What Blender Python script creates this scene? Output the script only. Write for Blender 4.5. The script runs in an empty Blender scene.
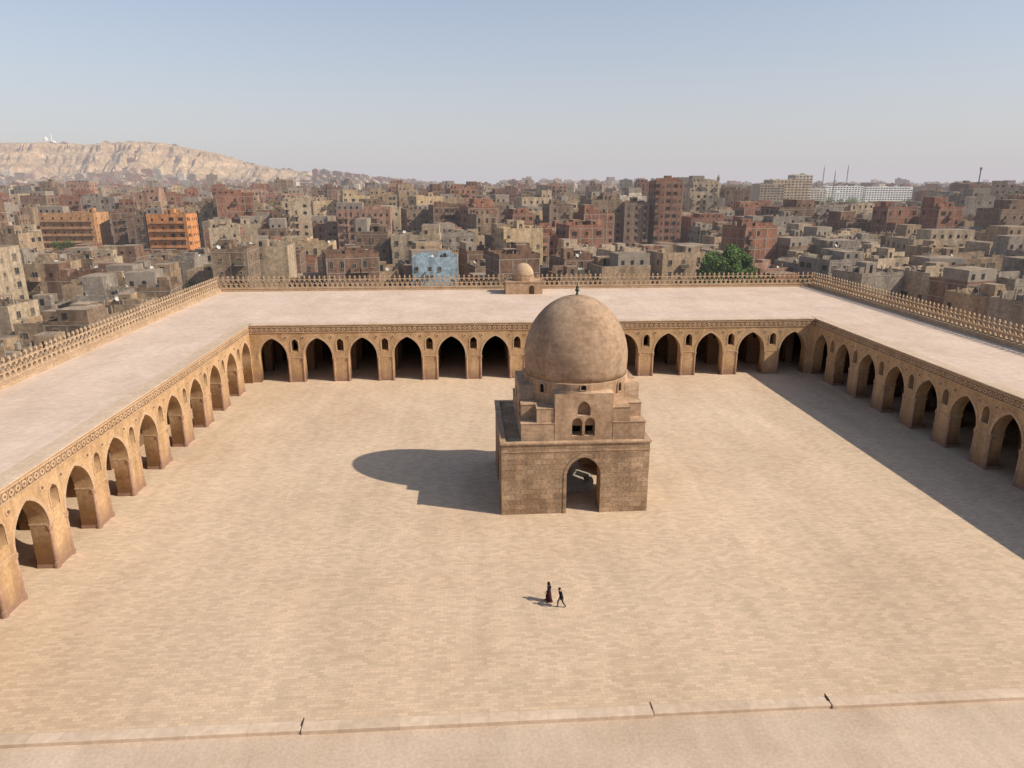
import bpy, math, random
from mathutils import Vector, Matrix, noise
R = random.Random(7)
scene = bpy.context.scene
COL = scene.collection
rad = math.radians
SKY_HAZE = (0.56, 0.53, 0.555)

# ------------------------------------------------------------------ materials
def node_mat(name):
    m = bpy.data.materials.new(name); m.use_nodes = True
    nt = m.node_tree; nt.nodes.clear()
    return m, nt, nt.nodes, nt.links

def make_mat(name, c1, c2, s=0.3, fine=6.0, fine_amt=0.25, rough=0.92, bump=0.15, bump_d=0.03,
             haze=False, brick=None, streak=None, foot=None, metal=0.0, band=None, wear=None, patch=None):
    m, nt, N, L = node_mat(name)
    out = N.new('ShaderNodeOutputMaterial')
    bs = N.new('ShaderNodeBsdfPrincipled')
    bs.inputs['Roughness'].default_value = rough
    bs.inputs['Metallic'].default_value = metal
    bs.inputs['Specular IOR Level'].default_value = 0.15
    geo = N.new('ShaderNodeNewGeometry')
    n1 = N.new('ShaderNodeTexNoise'); n1.inputs['Scale'].default_value = s; n1.inputs['Detail'].default_value = 5
    n1.inputs['Roughness'].default_value = 0.65
    L.new(geo.outputs['Position'], n1.inputs['Vector'])
    rp = N.new('ShaderNodeValToRGB')
    rp.color_ramp.elements[0].position = 0.35; rp.color_ramp.elements[1].position = 0.65
    rp.color_ramp.elements[0].color = (*c1, 1); rp.color_ramp.elements[1].color = (*c2, 1)
    L.new(n1.outputs['Fac'], rp.inputs['Fac'])
    col = rp.outputs['Color']
    n2 = N.new('ShaderNodeTexNoise'); n2.inputs['Scale'].default_value = fine; n2.inputs['Detail'].default_value = 3
    L.new(geo.outputs['Position'], n2.inputs['Vector'])
    def mult(colsock, facsock, lo, hi, f0=0.3, f1=0.7):
        mr = N.new('ShaderNodeMapRange')
        mr.inputs['From Min'].default_value = f0; mr.inputs['From Max'].default_value = f1
        mr.inputs['To Min'].default_value = lo; mr.inputs['To Max'].default_value = hi
        L.new(facsock, mr.inputs['Value'])
        mx = N.new('ShaderNodeVectorMath'); mx.operation = 'SCALE'
        L.new(colsock, mx.inputs[0]); L.new(mr.outputs['Result'], mx.inputs['Scale'])
        return mx.outputs['Vector']
    col = mult(col, n2.outputs['Fac'], 1 - fine_amt, 1 + fine_amt * 0.6)
    height = n2.outputs['Fac']
    sep = N.new('ShaderNodeSeparateXYZ'); L.new(geo.outputs['Position'], sep.inputs[0])
    if streak:
        mp = N.new('ShaderNodeMapping'); mp.inputs['Scale'].default_value = (1, 1, 0.12)
        L.new(geo.outputs['Position'], mp.inputs['Vector'])
        n3 = N.new('ShaderNodeTexNoise'); n3.inputs['Scale'].default_value = streak[0]; n3.inputs['Detail'].default_value = 4
        L.new(mp.outputs['Vector'], n3.inputs['Vector'])
        col = mult(col, n3.outputs['Fac'], 1 - streak[1], 1.05, 0.35, 0.6)
    if wear:     # long soft worn streaks: (scale, amount, angle)
        for sc, an in ((wear[0], wear[2]), (wear[0]*2.7, wear[2]-.9)):
            mp = N.new('ShaderNodeMapping'); mp.inputs['Scale'].default_value = (1, 0.16, 1); mp.inputs['Rotation'].default_value = (0, 0, an)
            L.new(geo.outputs['Position'], mp.inputs['Vector'])
            n3 = N.new('ShaderNodeTexNoise'); n3.inputs['Scale'].default_value = sc; n3.inputs['Detail'].default_value = 7; n3.inputs['Roughness'].default_value = .72
            L.new(mp.outputs['Vector'], n3.inputs['Vector'])
            col = mult(col, n3.outputs['Fac'], 1 - wear[1], 1 + wear[1]*.6, 0.35, 0.65)
    if patch:
        n6 = N.new('ShaderNodeTexNoise'); n6.inputs['Scale'].default_value = patch[0]; n6.inputs['Detail'].default_value = 8; n6.inputs['Roughness'].default_value = .75
        mp = N.new('ShaderNodeMapping'); mp.inputs['Location'].default_value = (31, 17, 5)
        L.new(geo.outputs['Position'], mp.inputs['Vector']); L.new(mp.outputs['Vector'], n6.inputs['Vector'])
        mr = N.new('ShaderNodeMapRange'); mr.inputs['From Min'].default_value = .46; mr.inputs['From Max'].default_value = .64
        mr.inputs['To Max'].default_value = patch[1]; L.new(n6.outputs['Fac'], mr.inputs['Value'])
        mxp = N.new('ShaderNodeMixRGB'); mxp.blend_type = 'MULTIPLY'; mxp.inputs['Color2'].default_value = (.60, .48, .39, 1)
        L.new(mr.outputs['Result'], mxp.inputs['Fac']); L.new(col, mxp.inputs['Color1']); col = mxp.outputs['Color']
    if brick:    # (width, height, contrast, floor?)
        cmb = N.new('ShaderNodeCombineXYZ')
        if brick[3]:
            L.new(sep.outputs['X'], cmb.inputs['X']); L.new(sep.outputs['Y'], cmb.inputs['Y'])
        else:
            ad = N.new('ShaderNodeMath'); ad.operation = 'ADD'
            L.new(sep.outputs['X'], ad.inputs[0]); L.new(sep.outputs['Y'], ad.inputs[1])
            L.new(ad.outputs[0], cmb.inputs['X']); L.new(sep.outputs['Z'], cmb.inputs['Y'])
        bt = N.new('ShaderNodeTexBrick'); bt.inputs['Scale'].default_value = 1
        bt.inputs['Brick Width'].default_value = brick[0]; bt.inputs['Row Height'].default_value = brick[1]
        bt.inputs['Mortar Size'].default_value = 0.02 if len(brick) < 5 else brick[4]
        bt.inputs['Mortar Smooth'].default_value = 0.6
        c = brick[2]
        bt.inputs['Color1'].default_value = (1 + c * .5,) * 3 + (1,); bt.inputs['Color2'].default_value = (1 - c,) * 3 + (1,)
        bt.inputs['Mortar'].default_value = (1 - c * 1.3,) * 3 + (1,)
        L.new(cmb.outputs[0], bt.inputs['Vector'])
        mx = N.new('ShaderNodeVectorMath'); mx.operation = 'MULTIPLY'
        L.new(col, mx.inputs[0]); L.new(bt.outputs['Color'], mx.inputs[1]); col = mx.outputs['Vector']
    if foot:
        n4 = N.new('ShaderNodeTexNoise'); n4.inputs['Scale'].default_value = 0.8
        L.new(geo.outputs['Position'], n4.inputs['Vector'])
        a = N.new('ShaderNodeMath'); a.operation = 'MULTIPLY_ADD'; a.inputs[1].default_value = -2.2
        L.new(n4.outputs['Fac'], a.inputs[0]); L.new(sep.outputs['Z'], a.inputs[2])
        mr = N.new('ShaderNodeMapRange'); mr.inputs['From Min'].default_value = foot[0] - 1.6; mr.inputs['From Max'].default_value = foot[0]
        mr.inputs['To Min'].default_value = 1; mr.inputs['To Max'].default_value = 0
        L.new(a.outputs[0], mr.inputs['Value'])
        mx = N.new('ShaderNodeMixRGB'); mx.inputs['Color2'].default_value = (*foot[1], 1)
        mf = N.new('ShaderNodeMath'); mf.operation = 'MULTIPLY'; mf.inputs[1].default_value = 0.75
        L.new(mr.outputs['Result'], mf.inputs[0])
        L.new(mf.outputs[0], mx.inputs['Fac']); L.new(col, mx.inputs['Color1']); col = mx.outputs['Color']
    if band:
        n5 = N.new('ShaderNodeTexNoise'); n5.noise_dimensions = '3D'; n5.inputs['Scale'].default_value = 1; n5.inputs['Detail'].default_value = 6
        mp = N.new('ShaderNodeMapping'); mp.inputs['Scale'].default_value = (0.006, 0.006, band[0])
        L.new(geo.outputs['Position'], mp.inputs['Vector']); L.new(mp.outputs['Vector'], n5.inputs['Vector'])
        col = mult(col, n5.outputs['Fac'], 1 - band[1], 1.1, 0.38, 0.6)
    L.new(col, bs.inputs['Base Color'])
    if bump:
        b = N.new('ShaderNodeBump'); b.inputs['Strength'].default_value = bump; b.inputs['Distance'].default_value = bump_d
        L.new(height, b.inputs['Height']); L.new(b.outputs['Normal'], bs.inputs['Normal'])
    sh = bs.outputs['BSDF']
    if haze:     # aerial haze painted onto surfaces as glow, growing with distance
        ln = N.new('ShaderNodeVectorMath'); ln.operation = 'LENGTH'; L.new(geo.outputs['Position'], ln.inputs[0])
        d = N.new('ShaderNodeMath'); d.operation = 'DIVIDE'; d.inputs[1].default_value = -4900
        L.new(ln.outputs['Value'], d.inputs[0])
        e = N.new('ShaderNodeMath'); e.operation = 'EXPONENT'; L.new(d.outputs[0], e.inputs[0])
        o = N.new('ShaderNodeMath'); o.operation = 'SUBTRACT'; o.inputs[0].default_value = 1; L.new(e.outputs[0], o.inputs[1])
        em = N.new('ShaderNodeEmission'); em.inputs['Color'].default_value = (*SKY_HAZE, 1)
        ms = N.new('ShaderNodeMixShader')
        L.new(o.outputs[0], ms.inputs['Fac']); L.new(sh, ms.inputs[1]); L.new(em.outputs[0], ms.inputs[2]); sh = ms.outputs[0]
    L.new(sh, out.inputs['Surface'])
    return m

M_court = make_mat('courtyard_paving', (0.59, 0.427, 0.282), (0.65, 0.48, 0.325), s=0.035, fine=9, fine_amt=0.12, brick=(0.62, 0.27, 0.14, True, .018), bump=0.2, wear=(0.13, 0.075, 0.75), patch=(0.05, .20))
M_plaster = make_mat('tan_plaster', (0.46, 0.28, 0.14), (0.57, 0.365, 0.195), s=0.35, fine=3, fine_amt=0.2, streak=(0.9, 0.2), foot=(1.1, (0.27, 0.16, 0.10)))
M_inner = make_mat('inner_plaster_shaded', (0.17, 0.10, 0.06), (0.23, 0.145, 0.085), s=0.35, fine=3, fine_amt=0.18)  # darker copy of the tan plaster, interior shade put into its colour
M_pier = make_mat('pink_plaster', (0.41, 0.245, 0.155), (0.49, 0.31, 0.20), s=0.5, fine=4, fine_amt=0.2, foot=(1.1, (0.24, 0.14, 0.10)))
M_orn = make_mat('carved_stucco', (0.48, 0.31, 0.175), (0.59, 0.405, 0.25), s=0.8, fine=9, fine_amt=0.4)
M_orn_dark = make_mat('carved_stucco_recess_shade', (0.17, 0.095, 0.055), (0.25, 0.15, 0.09), s=0.8, fine=9, fine_amt=0.4)  # dark tone paints recess shade into the frieze and rosettes
M_cap = make_mat('stone_coping', (0.53, 0.385, 0.265), (0.60, 0.45, 0.32), s=0.5, fine=3, fine_amt=0.12, brick=(1.25, 40, .10, True, .025), bump=.08)
M_roof = make_mat('roof_screed', (0.565, 0.425, 0.32), (0.65, 0.50, 0.385), s=0.12, fine=1.5, fine_amt=0.1, wear=(0.12, 0.05, 0.0), patch=(.09, .15))
M_near_roof = make_mat('near_roof_screed', (0.49, 0.36, 0.25), (0.57, 0.43, 0.31), s=0.25, fine=7, fine_amt=0.12, wear=(0.3, 0.06, 1.5), patch=(.3, .15))
M_cren = make_mat('weathered_crenellation', (0.40, 0.27, 0.165), (0.51, 0.36, 0.23), s=0.5, fine=4, fine_amt=0.25)
M_stone = make_mat('fountain_masonry', (0.35, 0.225, 0.135), (0.50, 0.345, 0.215), s=0.4, fine=4, fine_amt=0.3, brick=(1.25, 0.52, 0.25, False, .035), streak=(0.8, 0.25), bump=0.4)
M_tier = make_mat('fountain_render', (0.41, 0.265, 0.16), (0.53, 0.355, 0.225), s=0.5, fine=3, fine_amt=0.22, brick=(0.9, 0.36, 0.10, False), streak=(0.8, 0.2), patch=(.35, .2))
M_dome = make_mat('dome_render', (0.37, 0.24, 0.148), (0.45, 0.305, 0.196), s=0.25, fine=2.5, fine_amt=0.2, brick=(0.9, 0.34, 0.11, False), streak=(0.5, 0.2), patch=(.25, .25))
M_dark = make_mat('painted_opening_shade', (0.012, 0.010, 0.009), (0.02, 0.017, 0.015), bump=0)  # near-black colour standing in for the shade inside window openings
M_metal = make_mat('dark_bronze', (0.06, 0.07, 0.05), (0.09, 0.1, 0.07), rough=0.5, metal=0.6, bump=0)
M_marble = make_mat('worn_marble', (0.33, 0.29, 0.24), (0.42, 0.38, 0.32), s=1)
M_wood = make_mat('dark_wood', (0.06, 0.035, 0.02), (0.1, 0.06, 0.035), s=3)

WALLS = {
 'red brick': ((0.24, 0.105, 0.064), (0.34, 0.165, 0.102)),
 'brown brick': ((0.17, 0.095, 0.06), (0.26, 0.15, 0.097)),
 'beige plastered': ((0.40, 0.295, 0.19), (0.52, 0.395, 0.265)),
 'tan plastered': ((0.32, 0.215, 0.13), (0.43, 0.305, 0.19)),
 'grey concrete': ((0.25, 0.20, 0.15), (0.35, 0.285, 0.22)),
 'dusty brown': ((0.21, 0.138, 0.086), (0.30, 0.202, 0.13)),
 'ochre plastered': ((0.47, 0.33, 0.18), (0.57, 0.41, 0.25)),
 'orange-tan plastered': ((0.52, 0.265, 0.12), (0.60, 0.33, 0.16)),
 'dull pink plastered': ((0.36, 0.205, 0.135), (0.46, 0.275, 0.185)),
 'cream plastered': ((0.56, 0.47, 0.35), (0.68, 0.58, 0.44)),
 'bright orange': ((0.60, 0.245, 0.085), (0.71, 0.31, 0.12)),
 'pale blue': ((0.34, 0.43, 0.46), (0.42, 0.51, 0.54)),
 'white painted': ((0.76, 0.72, 0.64), (0.86, 0.83, 0.75)),
}
WN = list(WALLS)
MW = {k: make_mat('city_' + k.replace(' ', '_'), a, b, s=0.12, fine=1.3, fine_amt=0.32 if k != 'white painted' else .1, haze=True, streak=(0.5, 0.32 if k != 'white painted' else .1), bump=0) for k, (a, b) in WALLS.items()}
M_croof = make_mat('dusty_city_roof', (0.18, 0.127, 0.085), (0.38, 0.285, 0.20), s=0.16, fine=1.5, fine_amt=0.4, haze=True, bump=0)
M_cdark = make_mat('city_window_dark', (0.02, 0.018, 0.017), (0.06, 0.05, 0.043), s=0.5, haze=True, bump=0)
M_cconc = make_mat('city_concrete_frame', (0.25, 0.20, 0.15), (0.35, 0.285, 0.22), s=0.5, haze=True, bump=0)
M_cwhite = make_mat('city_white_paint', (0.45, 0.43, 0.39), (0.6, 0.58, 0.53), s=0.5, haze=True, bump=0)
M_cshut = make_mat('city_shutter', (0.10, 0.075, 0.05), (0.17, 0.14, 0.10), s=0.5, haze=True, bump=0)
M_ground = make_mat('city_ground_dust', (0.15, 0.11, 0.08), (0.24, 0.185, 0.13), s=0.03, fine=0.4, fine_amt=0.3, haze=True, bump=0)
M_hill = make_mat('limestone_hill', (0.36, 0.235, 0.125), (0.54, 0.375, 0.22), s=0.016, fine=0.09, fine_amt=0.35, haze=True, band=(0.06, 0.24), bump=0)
M_leaf1 = make_mat('leaf_lit', (0.06, 0.105, 0.022), (0.095, 0.15, 0.035), s=1, haze=True, bump=0)  # lighter green painted as the lit upper side of foliage
M_leaf2 = make_mat('leaf_shaded', (0.022, 0.05, 0.013), (0.042, 0.075, 0.02), s=1, haze=True, bump=0)  # darker green painted as the shaded underside of foliage
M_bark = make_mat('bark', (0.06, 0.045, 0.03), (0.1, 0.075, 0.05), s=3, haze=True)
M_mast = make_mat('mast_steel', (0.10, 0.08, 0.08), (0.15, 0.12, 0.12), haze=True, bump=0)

# ------------------------------------------------------------------ mesh builder
class MB:
    def __init__(s): s.v = []; s.f = []; s.m = []
    def quad(s, a, b, c, d, m=0):
        i = len(s.v); s.v += [a, b, c, d]; s.f.append((i, i+1, i+2, i+3)); s.m.append(m)
    def box(s, x0, y0, z0, x1, y1, z1, m=0, mt=None):
        i = len(s.v)
        s.v += [(x0,y0,z0),(x1,y0,z0),(x1,y1,z0),(x0,y1,z0),(x0,y0,z1),(x1,y0,z1),(x1,y1,z1),(x0,y1,z1)]
        for k, f in enumerate([(0,3,2,1),(4,5,6,7),(0,1,5,4),(1,2,6,5),(2,3,7,6),(3,0,4,7)]):
            s.f.append(tuple(i+j for j in f)); s.m.append(mt if (k == 1 and mt is not None) else m)
    def lathe(s, prof, n=32, cx=0, cy=0, m=0, cap=True):
        i = len(s.v)
        for r, z in prof:
            for k in range(n):
                a = 2*math.pi*(k+.5)/n; s.v.append((cx+r*math.cos(a), cy+r*math.sin(a), z))
        for p in range(len(prof)-1):
            for k in range(n):
                k2 = (k+1) % n
                s.f.append((i+p*n+k, i+p*n+k2, i+(p+1)*n+k2, i+(p+1)*n+k)); s.m.append(m)
        if cap:
            s.f.append(tuple(i+k for k in range(n))[::-1]); s.m.append(m)
            t = i+(len(prof)-1)*n; s.f.append(tuple(t+k for k in range(n))); s.m.append(m)
    def extrude(s, pts, y0, y1, m=0):
        n = len(pts); i = len(s.v)
        s.v += [(x, y0, z) for x, z in pts] + [(x, y1, z) for x, z in pts]
        s.f.append(tuple(i+k for k in range(n))); s.m.append(m)
        s.f.append(tuple(i+n+k for k in range(n))[::-1]); s.m.append(m)
        for k in range(n):
            k2 = (k+1) % n; s.f.append((i+k2, i+k, i+n+k, i+n+k2)); s.m.append(m)
    def merge(s, o, ang=0, tx=0, ty=0, tz=0):
        i = len(s.v); c, n = math.cos(ang), math.sin(ang)
        s.v += [(x*c-y*n+tx, x*n+y*c+ty, z+tz) for x, y, z in o.v]
        s.f += [tuple(i+j for j in f) for f in o.f]; s.m += o.m
    def mesh(s, name, mats, smooth=False):
        me = bpy.data.meshes.new(name); me.from_pydata(s.v, [], s.f)
        for m in mats: me.materials.append(m)
        me.polygons.foreach_set('material_index', s.m)
        if smooth: me.polygons.foreach_set('use_smooth', [True]*len(me.polygons))
        me.update(); return me

def add(name, me, parent=None, loc=(0,0,0), rz=0, label=None, category=None, group=None, kind=None, scale=None):
    o = bpy.data.objects.new(name, me); COL.objects.link(o)
    o.location = loc; o.rotation_euler = (0, 0, rz)
    if scale: o.scale = scale
    if parent: o.parent = parent
    if label: o['label'] = label
    if category: o['category'] = category
    if group: o['group'] = group
    if kind: o['kind'] = kind
    return o

def arc_pts(cx, a, zs, h, n=9):
    Rr = (a*a+h*h)/(2*a); L = []
    c = cx-a+Rr; a1 = math.atan2(h, -(Rr-a))
    for k in range(n+1):
        t = math.pi+(a1-math.pi)*k/n
        L.append((c+Rr*math.cos(t), zs+Rr*math.sin(t)))
    return L + [(2*cx-x, z) for x, z in L[::-1][1:]]

def wall_mesh(name, outer, holes, thick, mats):
    cu = bpy.data.curves.new(name, 'CURVE'); cu.dimensions = '2D'; cu.fill_mode = 'BOTH'; cu.extrude = thick/2
    for loop in [outer]+holes:
        sp = cu.splines.new('POLY'); sp.points.add(len(loop)-1); sp.use_cyclic_u = True
        for p, (x, z) in zip(sp.points, loop): p.co = (x, z, 0, 1)
    ob = bpy.data.objects.new(name, cu); COL.objects.link(ob)
    bpy.context.view_layer.update()
    me = bpy.data.meshes.new_from_object(ob.evaluated_get(bpy.context.evaluated_depsgraph_get()))
    bpy.data.objects.remove(ob)
    me.transform(Matrix(((1,0,0,0),(0,0,-1,thick/2),(0,1,0,0),(0,0,0,1))))
    me.materials.clear()
    for m in mats: me.materials.append(m)
    me.name = name
    return me

# ------------------------------------------------------------------ mosque arcades
XL, XR, YF, YN = -34.7, 58.0, 111.6, 24.85
OXL, OXR, OYF, OYN = -52.3, 76.6, 151.6, -14.0
PITCH, AH, TH, ZTOP = 7.15, 2.25, 1.6, 9.3
ZS, RISE = 4.1, 3.15

def facade(centres, length, x_start=0.0):
    outer = [(x_start, 0)]
    for c in centres:
        outer.append((c-AH, 0)); outer += arc_pts(c, AH, ZS, RISE); outer.append((c+AH, 0))
    outer += [(length, 0), (length, ZTOP), (x_start, ZTOP)]
    piers = []
    cs = sorted(centres)
    for a, b in zip(cs[:-1], cs[1:]): piers.append((a+b)/2)
    holes = []
    for p in piers:
        pts = arc_pts(p, 0.55, 6.35, 0.75, 5); holes.append([(p-0.55, 5.1)] + pts + [(p+0.55, 5.1)])
    me = wall_mesh('arcade_wall', outer, holes, TH, [M_plaster])
    tr = MB()
    for c in cs:
        inn = arc_pts(c, AH, ZS, RISE); out_ = arc_pts(c, AH+0.28, ZS, RISE+0.35)
        for k in range(len(inn)-1):
            a, b, c2, d = inn[k], inn[k+1], out_[k+1], out_[k]
            tr.quad((a[0],-.05,a[1]),(b[0],-.05,b[1]),(c2[0],-.05,c2[1]),(d[0],-.05,d[1]))
            tr.quad((d[0],-.05,d[1]),(c2[0],-.05,c2[1]),(c2[0],0.02,c2[1]),(d[0],0.02,d[1]))
            tr.quad((a[0],-.05,a[1]),(b[0],-.05,b[1]),(b[0],0.02,b[1]),(a[0],0.02,a[1]))
    for p in piers:
        inn = arc_pts(p, 0.55, 6.35, 0.75, 5); out_ = arc_pts(p, 0.73, 6.35, 0.97, 5)
        inn = [(p-.55, 5.1)]+inn+[(p+.55, 5.1)]; out_ = [(p-.73, 5.1)]+out_+[(p+.73, 5.1)]
        for k in range(len(inn)-1):
            a, b, c2, d = inn[k], inn[k+1], out_[k+1], out_[k]
            tr.quad((a[0],-.06,a[1]),(b[0],-.06,b[1]),(c2[0],-.06,c2[1]),(d[0],-.06,d[1]))
            tr.quad((d[0],-.06,d[1]),(c2[0],-.06,c2[1]),(c2[0],0.02,c2[1]),(d[0],0.02,d[1]))
        for sx in (-1.35, 1.35):
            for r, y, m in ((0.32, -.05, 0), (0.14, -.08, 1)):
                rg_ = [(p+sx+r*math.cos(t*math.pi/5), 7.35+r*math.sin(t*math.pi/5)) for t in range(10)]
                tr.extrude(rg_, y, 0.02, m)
    tm = tr.mesh('stucco_trim', [M_orn, M_orn_dark])
    fr = MB()
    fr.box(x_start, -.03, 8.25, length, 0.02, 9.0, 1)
    fr.box(x_start, -.10, 8.14, length, 0.02, 8.25, 0)
    fr.box(x_start, -.10, 9.0, length, 0.02, 9.12, 0)
    n = int((length-x_start)/0.8)
    for k in range(n):
        c = x_start+(k+.5)*(length-x_start)/n
        fr.extrude([(c+.3*math.cos(t*math.pi/4), 8.62+.3*math.sin(t*math.pi/4)) for t in range(8)], -.07, -.02, 0)
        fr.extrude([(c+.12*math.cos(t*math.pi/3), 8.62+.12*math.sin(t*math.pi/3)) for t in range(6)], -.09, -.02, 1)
        fr.box(c+.37, -.06, 8.25, c+.43, -.02, 9.0, 0)
    fm = fr.mesh('rosette_frieze', [M_orn, M_orn_dark])
    return me, tm, fm, piers

mb = MB()
mb.lathe([(.28,0),(.28,.35),(.24,.36),(.24,.5),(.2,.55),(.18,3.5),(.22,3.55),(.28,3.9),(.28,3.96)], 10)
COLM = mb.mesh('engaged_column', [M_pier])
mb = MB(); mb.box(-1.32, -.04, 0, 1.32, TH+.04, .35); FOOT = mb.mesh('pier_footing', [M_pier])
mb = MB(); mb.box(-1.32, -.05, 3.97, 1.32, TH+.05, 4.12); IMP = mb.mesh('impost_band', [M_orn])

def wing(label, loc, rz, centres, length, x_start, rows, rowgap, roof, zs=1.0):
    root = bpy.data.objects.new('arcade_wing', None); COL.objects.link(root)
    root['label'] = label; root['category'] = 'arcade'; root['group'] = 'arcades around the courtyard'
    bpy.context.view_layer.update()
    me, tm, fm, piers = facade(centres, length, x_start)
    M = Matrix.Translation(loc) @ Matrix.Rotation(rz, 4, 'Z')
    def put(name, mesh, off=(0,0,0), sc=None):
        p = M @ Vector(off); return add(name, mesh, root, p, rz, scale=sc)
    put('facade_wall', me, sc=(1, 1, zs)); 
    if zs == 1:
        put('stucco_trim', tm); put('rosette_frieze', fm)
        cp = MB(); cp.box(x_start, -.14, ZTOP, length, TH, ZTOP+.14)
        put('coping', cp.mesh('coping', [M_cap]))
        for p in piers:
            put('pier_footing', FOOT, (p, 0, 0)); put('impost_band', IMP, (p, 0, 0))
            put('engaged_column', COLM, (p-1.14, .08, 0)); put('engaged_column', COLM, (p+1.14, .08, 0))
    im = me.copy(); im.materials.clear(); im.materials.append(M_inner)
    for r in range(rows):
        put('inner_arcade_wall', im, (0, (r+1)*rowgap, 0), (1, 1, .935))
    for (x0, y0, x1, y1) in roof:
        rb = MB(); rb.box(x0, y0, 8.5, x1, y1, 9.0); add('roof', rb.mesh('roof', [M_roof]), root)
    return root

off_ = (XR-XL-13*PITCH)/2
far_c = [PITCH*(i+.5)+off_ for i in range(13)]
wing('sunlit tan stucco arcade with pointed arches and flat roof', (XL, YF, 0), 0, far_c, XR-XL, 0, 4, 7.0,
     [(XL-TH, YF+TH, XR+TH, OYF-.6)])
LEN = YF-YN
c_left = sorted([LEN+.9-7.07*(i+.5) for i in range(12)])
wing('golden tan stucco arcade with flat roof beside crenellated wall', (XL, YN, 0), rad(90), c_left, LEN+TH, 0, 2, 5.6,
     [(OXL+.6, OYN, XL-TH, OYF-.6)])
c_right = [6.85*(i+.5)-.55 for i in range(12)]
wing('shaded tan stucco arcade with dark pointed arches and flat roof', (XR, YF, 0), rad(-90), c_right, LEN, -TH, 2, 5.6,
     [(XR+TH, OYN, OXR-.6, OYF-.6)])
nw = wing('flat pinkish mosque roof with low broad parapet above the courtyard', (XR, YN, 0), rad(180), far_c, XR-XL, 0, 0, 8, [], zs=.935)
rb = MB(); rb.box(XL-TH, OYN, 8.5, XR+TH, YN-.3, 9.14)
add('roof', rb.mesh('near_roof', [M_near_roof]), nw)
rr = random.Random(3)
gaps = [-34.4, -22.5, -7.2, 7.65, 15.5, 31, 46, 57]
for a, b in zip(gaps[:-1], gaps[1:]):
    mb = MB(); dz = rr.uniform(-.03, .03); dy = rr.uniform(-.05,.05)
    mb.box(a+.02, YN-.46+dy, 8.9, b-.02, YN+.1+dy, 9.34+dz)
    po = add('parapet', mb.mesh('parapet', [M_cap]), nw)
    bv = po.modifiers.new('bevel', 'BEVEL'); bv.width = .03; bv.segments = 2
    mb = MB(); mb.box(b-.019, YN-.2, 9.28, b+.019, YN+.22, 9.37)
    add('rain_spout', mb.mesh('rain_spout', [M_wood]), nw)

# ------------------------------------------------------------------ crenellated outer walls
o = [(-.5,0),(-.3,0),(-.26,.4),(0,.6),(.26,.4),(.3,0),(.5,0),(.5,.2),(.2,.5),(.2,.85),(.65,1.05),(.65,1.17),(.22,1.22),
     (.1,1.36),(.1,1.52),(.27,1.76),(.13,2.05),(0,2.25),(-.13,2.05),(-.27,1.76),(-.1,1.52),(-.1,1.36),(-.22,1.22),(-.65,1.17),(-.65,1.05),(-.2,.85),(-.2,.5),(-.5,.2)]
mb = MB(); mb.extrude(o, -.1, .1)
MERL = mb.mesh('crenellation', [M_cren])
def cren_wall(p0, p1, label):
    p0 = Vector(p0); p1 = Vector(p1); d = (p1-p0); Ln = d.length; ang = math.atan2(d.y, d.x)
    root = bpy.data.objects.new('crenellated_wall', None); COL.objects.link(root); root.location = (p0.x, p0.y, 0); root.rotation_euler = (0, 0, ang)
    root['label'] = label; root['category'] = 'wall'; root['group'] = 'crenellated outer walls of the mosque'
    mb = MB(); mb.box(0, -.6, -4.3, Ln, .6, 9.55)
    add('wall', mb.mesh('outer_wall', [M_cren]), root)
    mb = MB(); mb.box(0, -.66, 9.55, Ln, .66, 9.68); add('ledge', mb.mesh('ledge', [M_cren]), root)
    n = int(Ln/1.05); w = Ln/n
    holes = [[(w*(k+.5)+.35*math.cos(t*math.pi/4), .46+.34*math.sin(t*math.pi/4)) for t in range(8)] for k in range(n)]
    me = wall_mesh('pierced_band', [(0,0),(Ln,0),(Ln,.9),(0,.9)], holes, .3, [M_cren])
    add('pierced_band', me, root, (0, -.15, 9.68))
    s0 = max(0, n-99) if abs(d.y) > 1 else 0
    for k in range(s0, min(n, s0+99)):
        add('crenellation', MERL, root, (w*(k+.5), 0, 10.58), scale=(w/1.3, 1, .74))
    if s0 == 0 and n > 99:      # the few beyond a hundred
        bb = MB()
        for k in range(99, n):
            i = MB(); i.extrude([(x*w/1.3, z*.74) for x, z in o_m], -.1, .1); bb.merge(i, 0, w*(k+.5), 0, 10.58)
        add('crenellation', bb.mesh('crenellation_rest', [M_cren]), root, kind='stuff')
o_m = list(o)
cren_wall((OXL, OYN+61, 0), (OXL, OYF-.6, 0), 'long tan wall topped with openwork doll-shaped crenellations beside roof')
cren_wall((OXL-.6, OYF, 0), (OXR+.6, OYF, 0), 'long tan wall with openwork crenellations between roof and city')
cren_wall((OXR, OYN+61, 0), (OXR, OYF-.6, 0), 'weathered tan crenellated wall bordering the roof of shaded arcade')

# small dome above the prayer niche
root = bpy.data.objects.new('small_domed_turret', None); COL.objects.link(root)
root.location = (11.8, 146.4, 9.0)
root['label'] = 'small plaster dome on a square base standing on roof'; root['category'] = 'dome'
mb = MB(); mb.box(-3.8, -2.6, 0, 3.8, 2.8, 2.4); mb.box(-3.9, -2.7, 2.4, 3.9, 2.9, 2.6)
for sx in (-3.75, 3.35):
    for sy in (-2.55, 2.35): mb.box(sx, sy, 2.6, sx+.4, sy+.4, 3.1)
add('base', mb.mesh('turret_base', [M_tier]), root)
mb = MB(); mb.lathe([(2.35,2.6),(2.35,3.5),(2.2,3.55)], 16); add('drum', mb.mesh('turret_drum', [M_tier]), root)
mb = MB(); mb.lathe([(2.2*math.cos(t*math.pi/20), 3.55+2.6*math.sin(t*math.pi/20)**.95) for t in range(10)]+[(.05, 6.18)], 24)
add('dome', mb.mesh('turret_dome', [M_cren], True), root)
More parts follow.
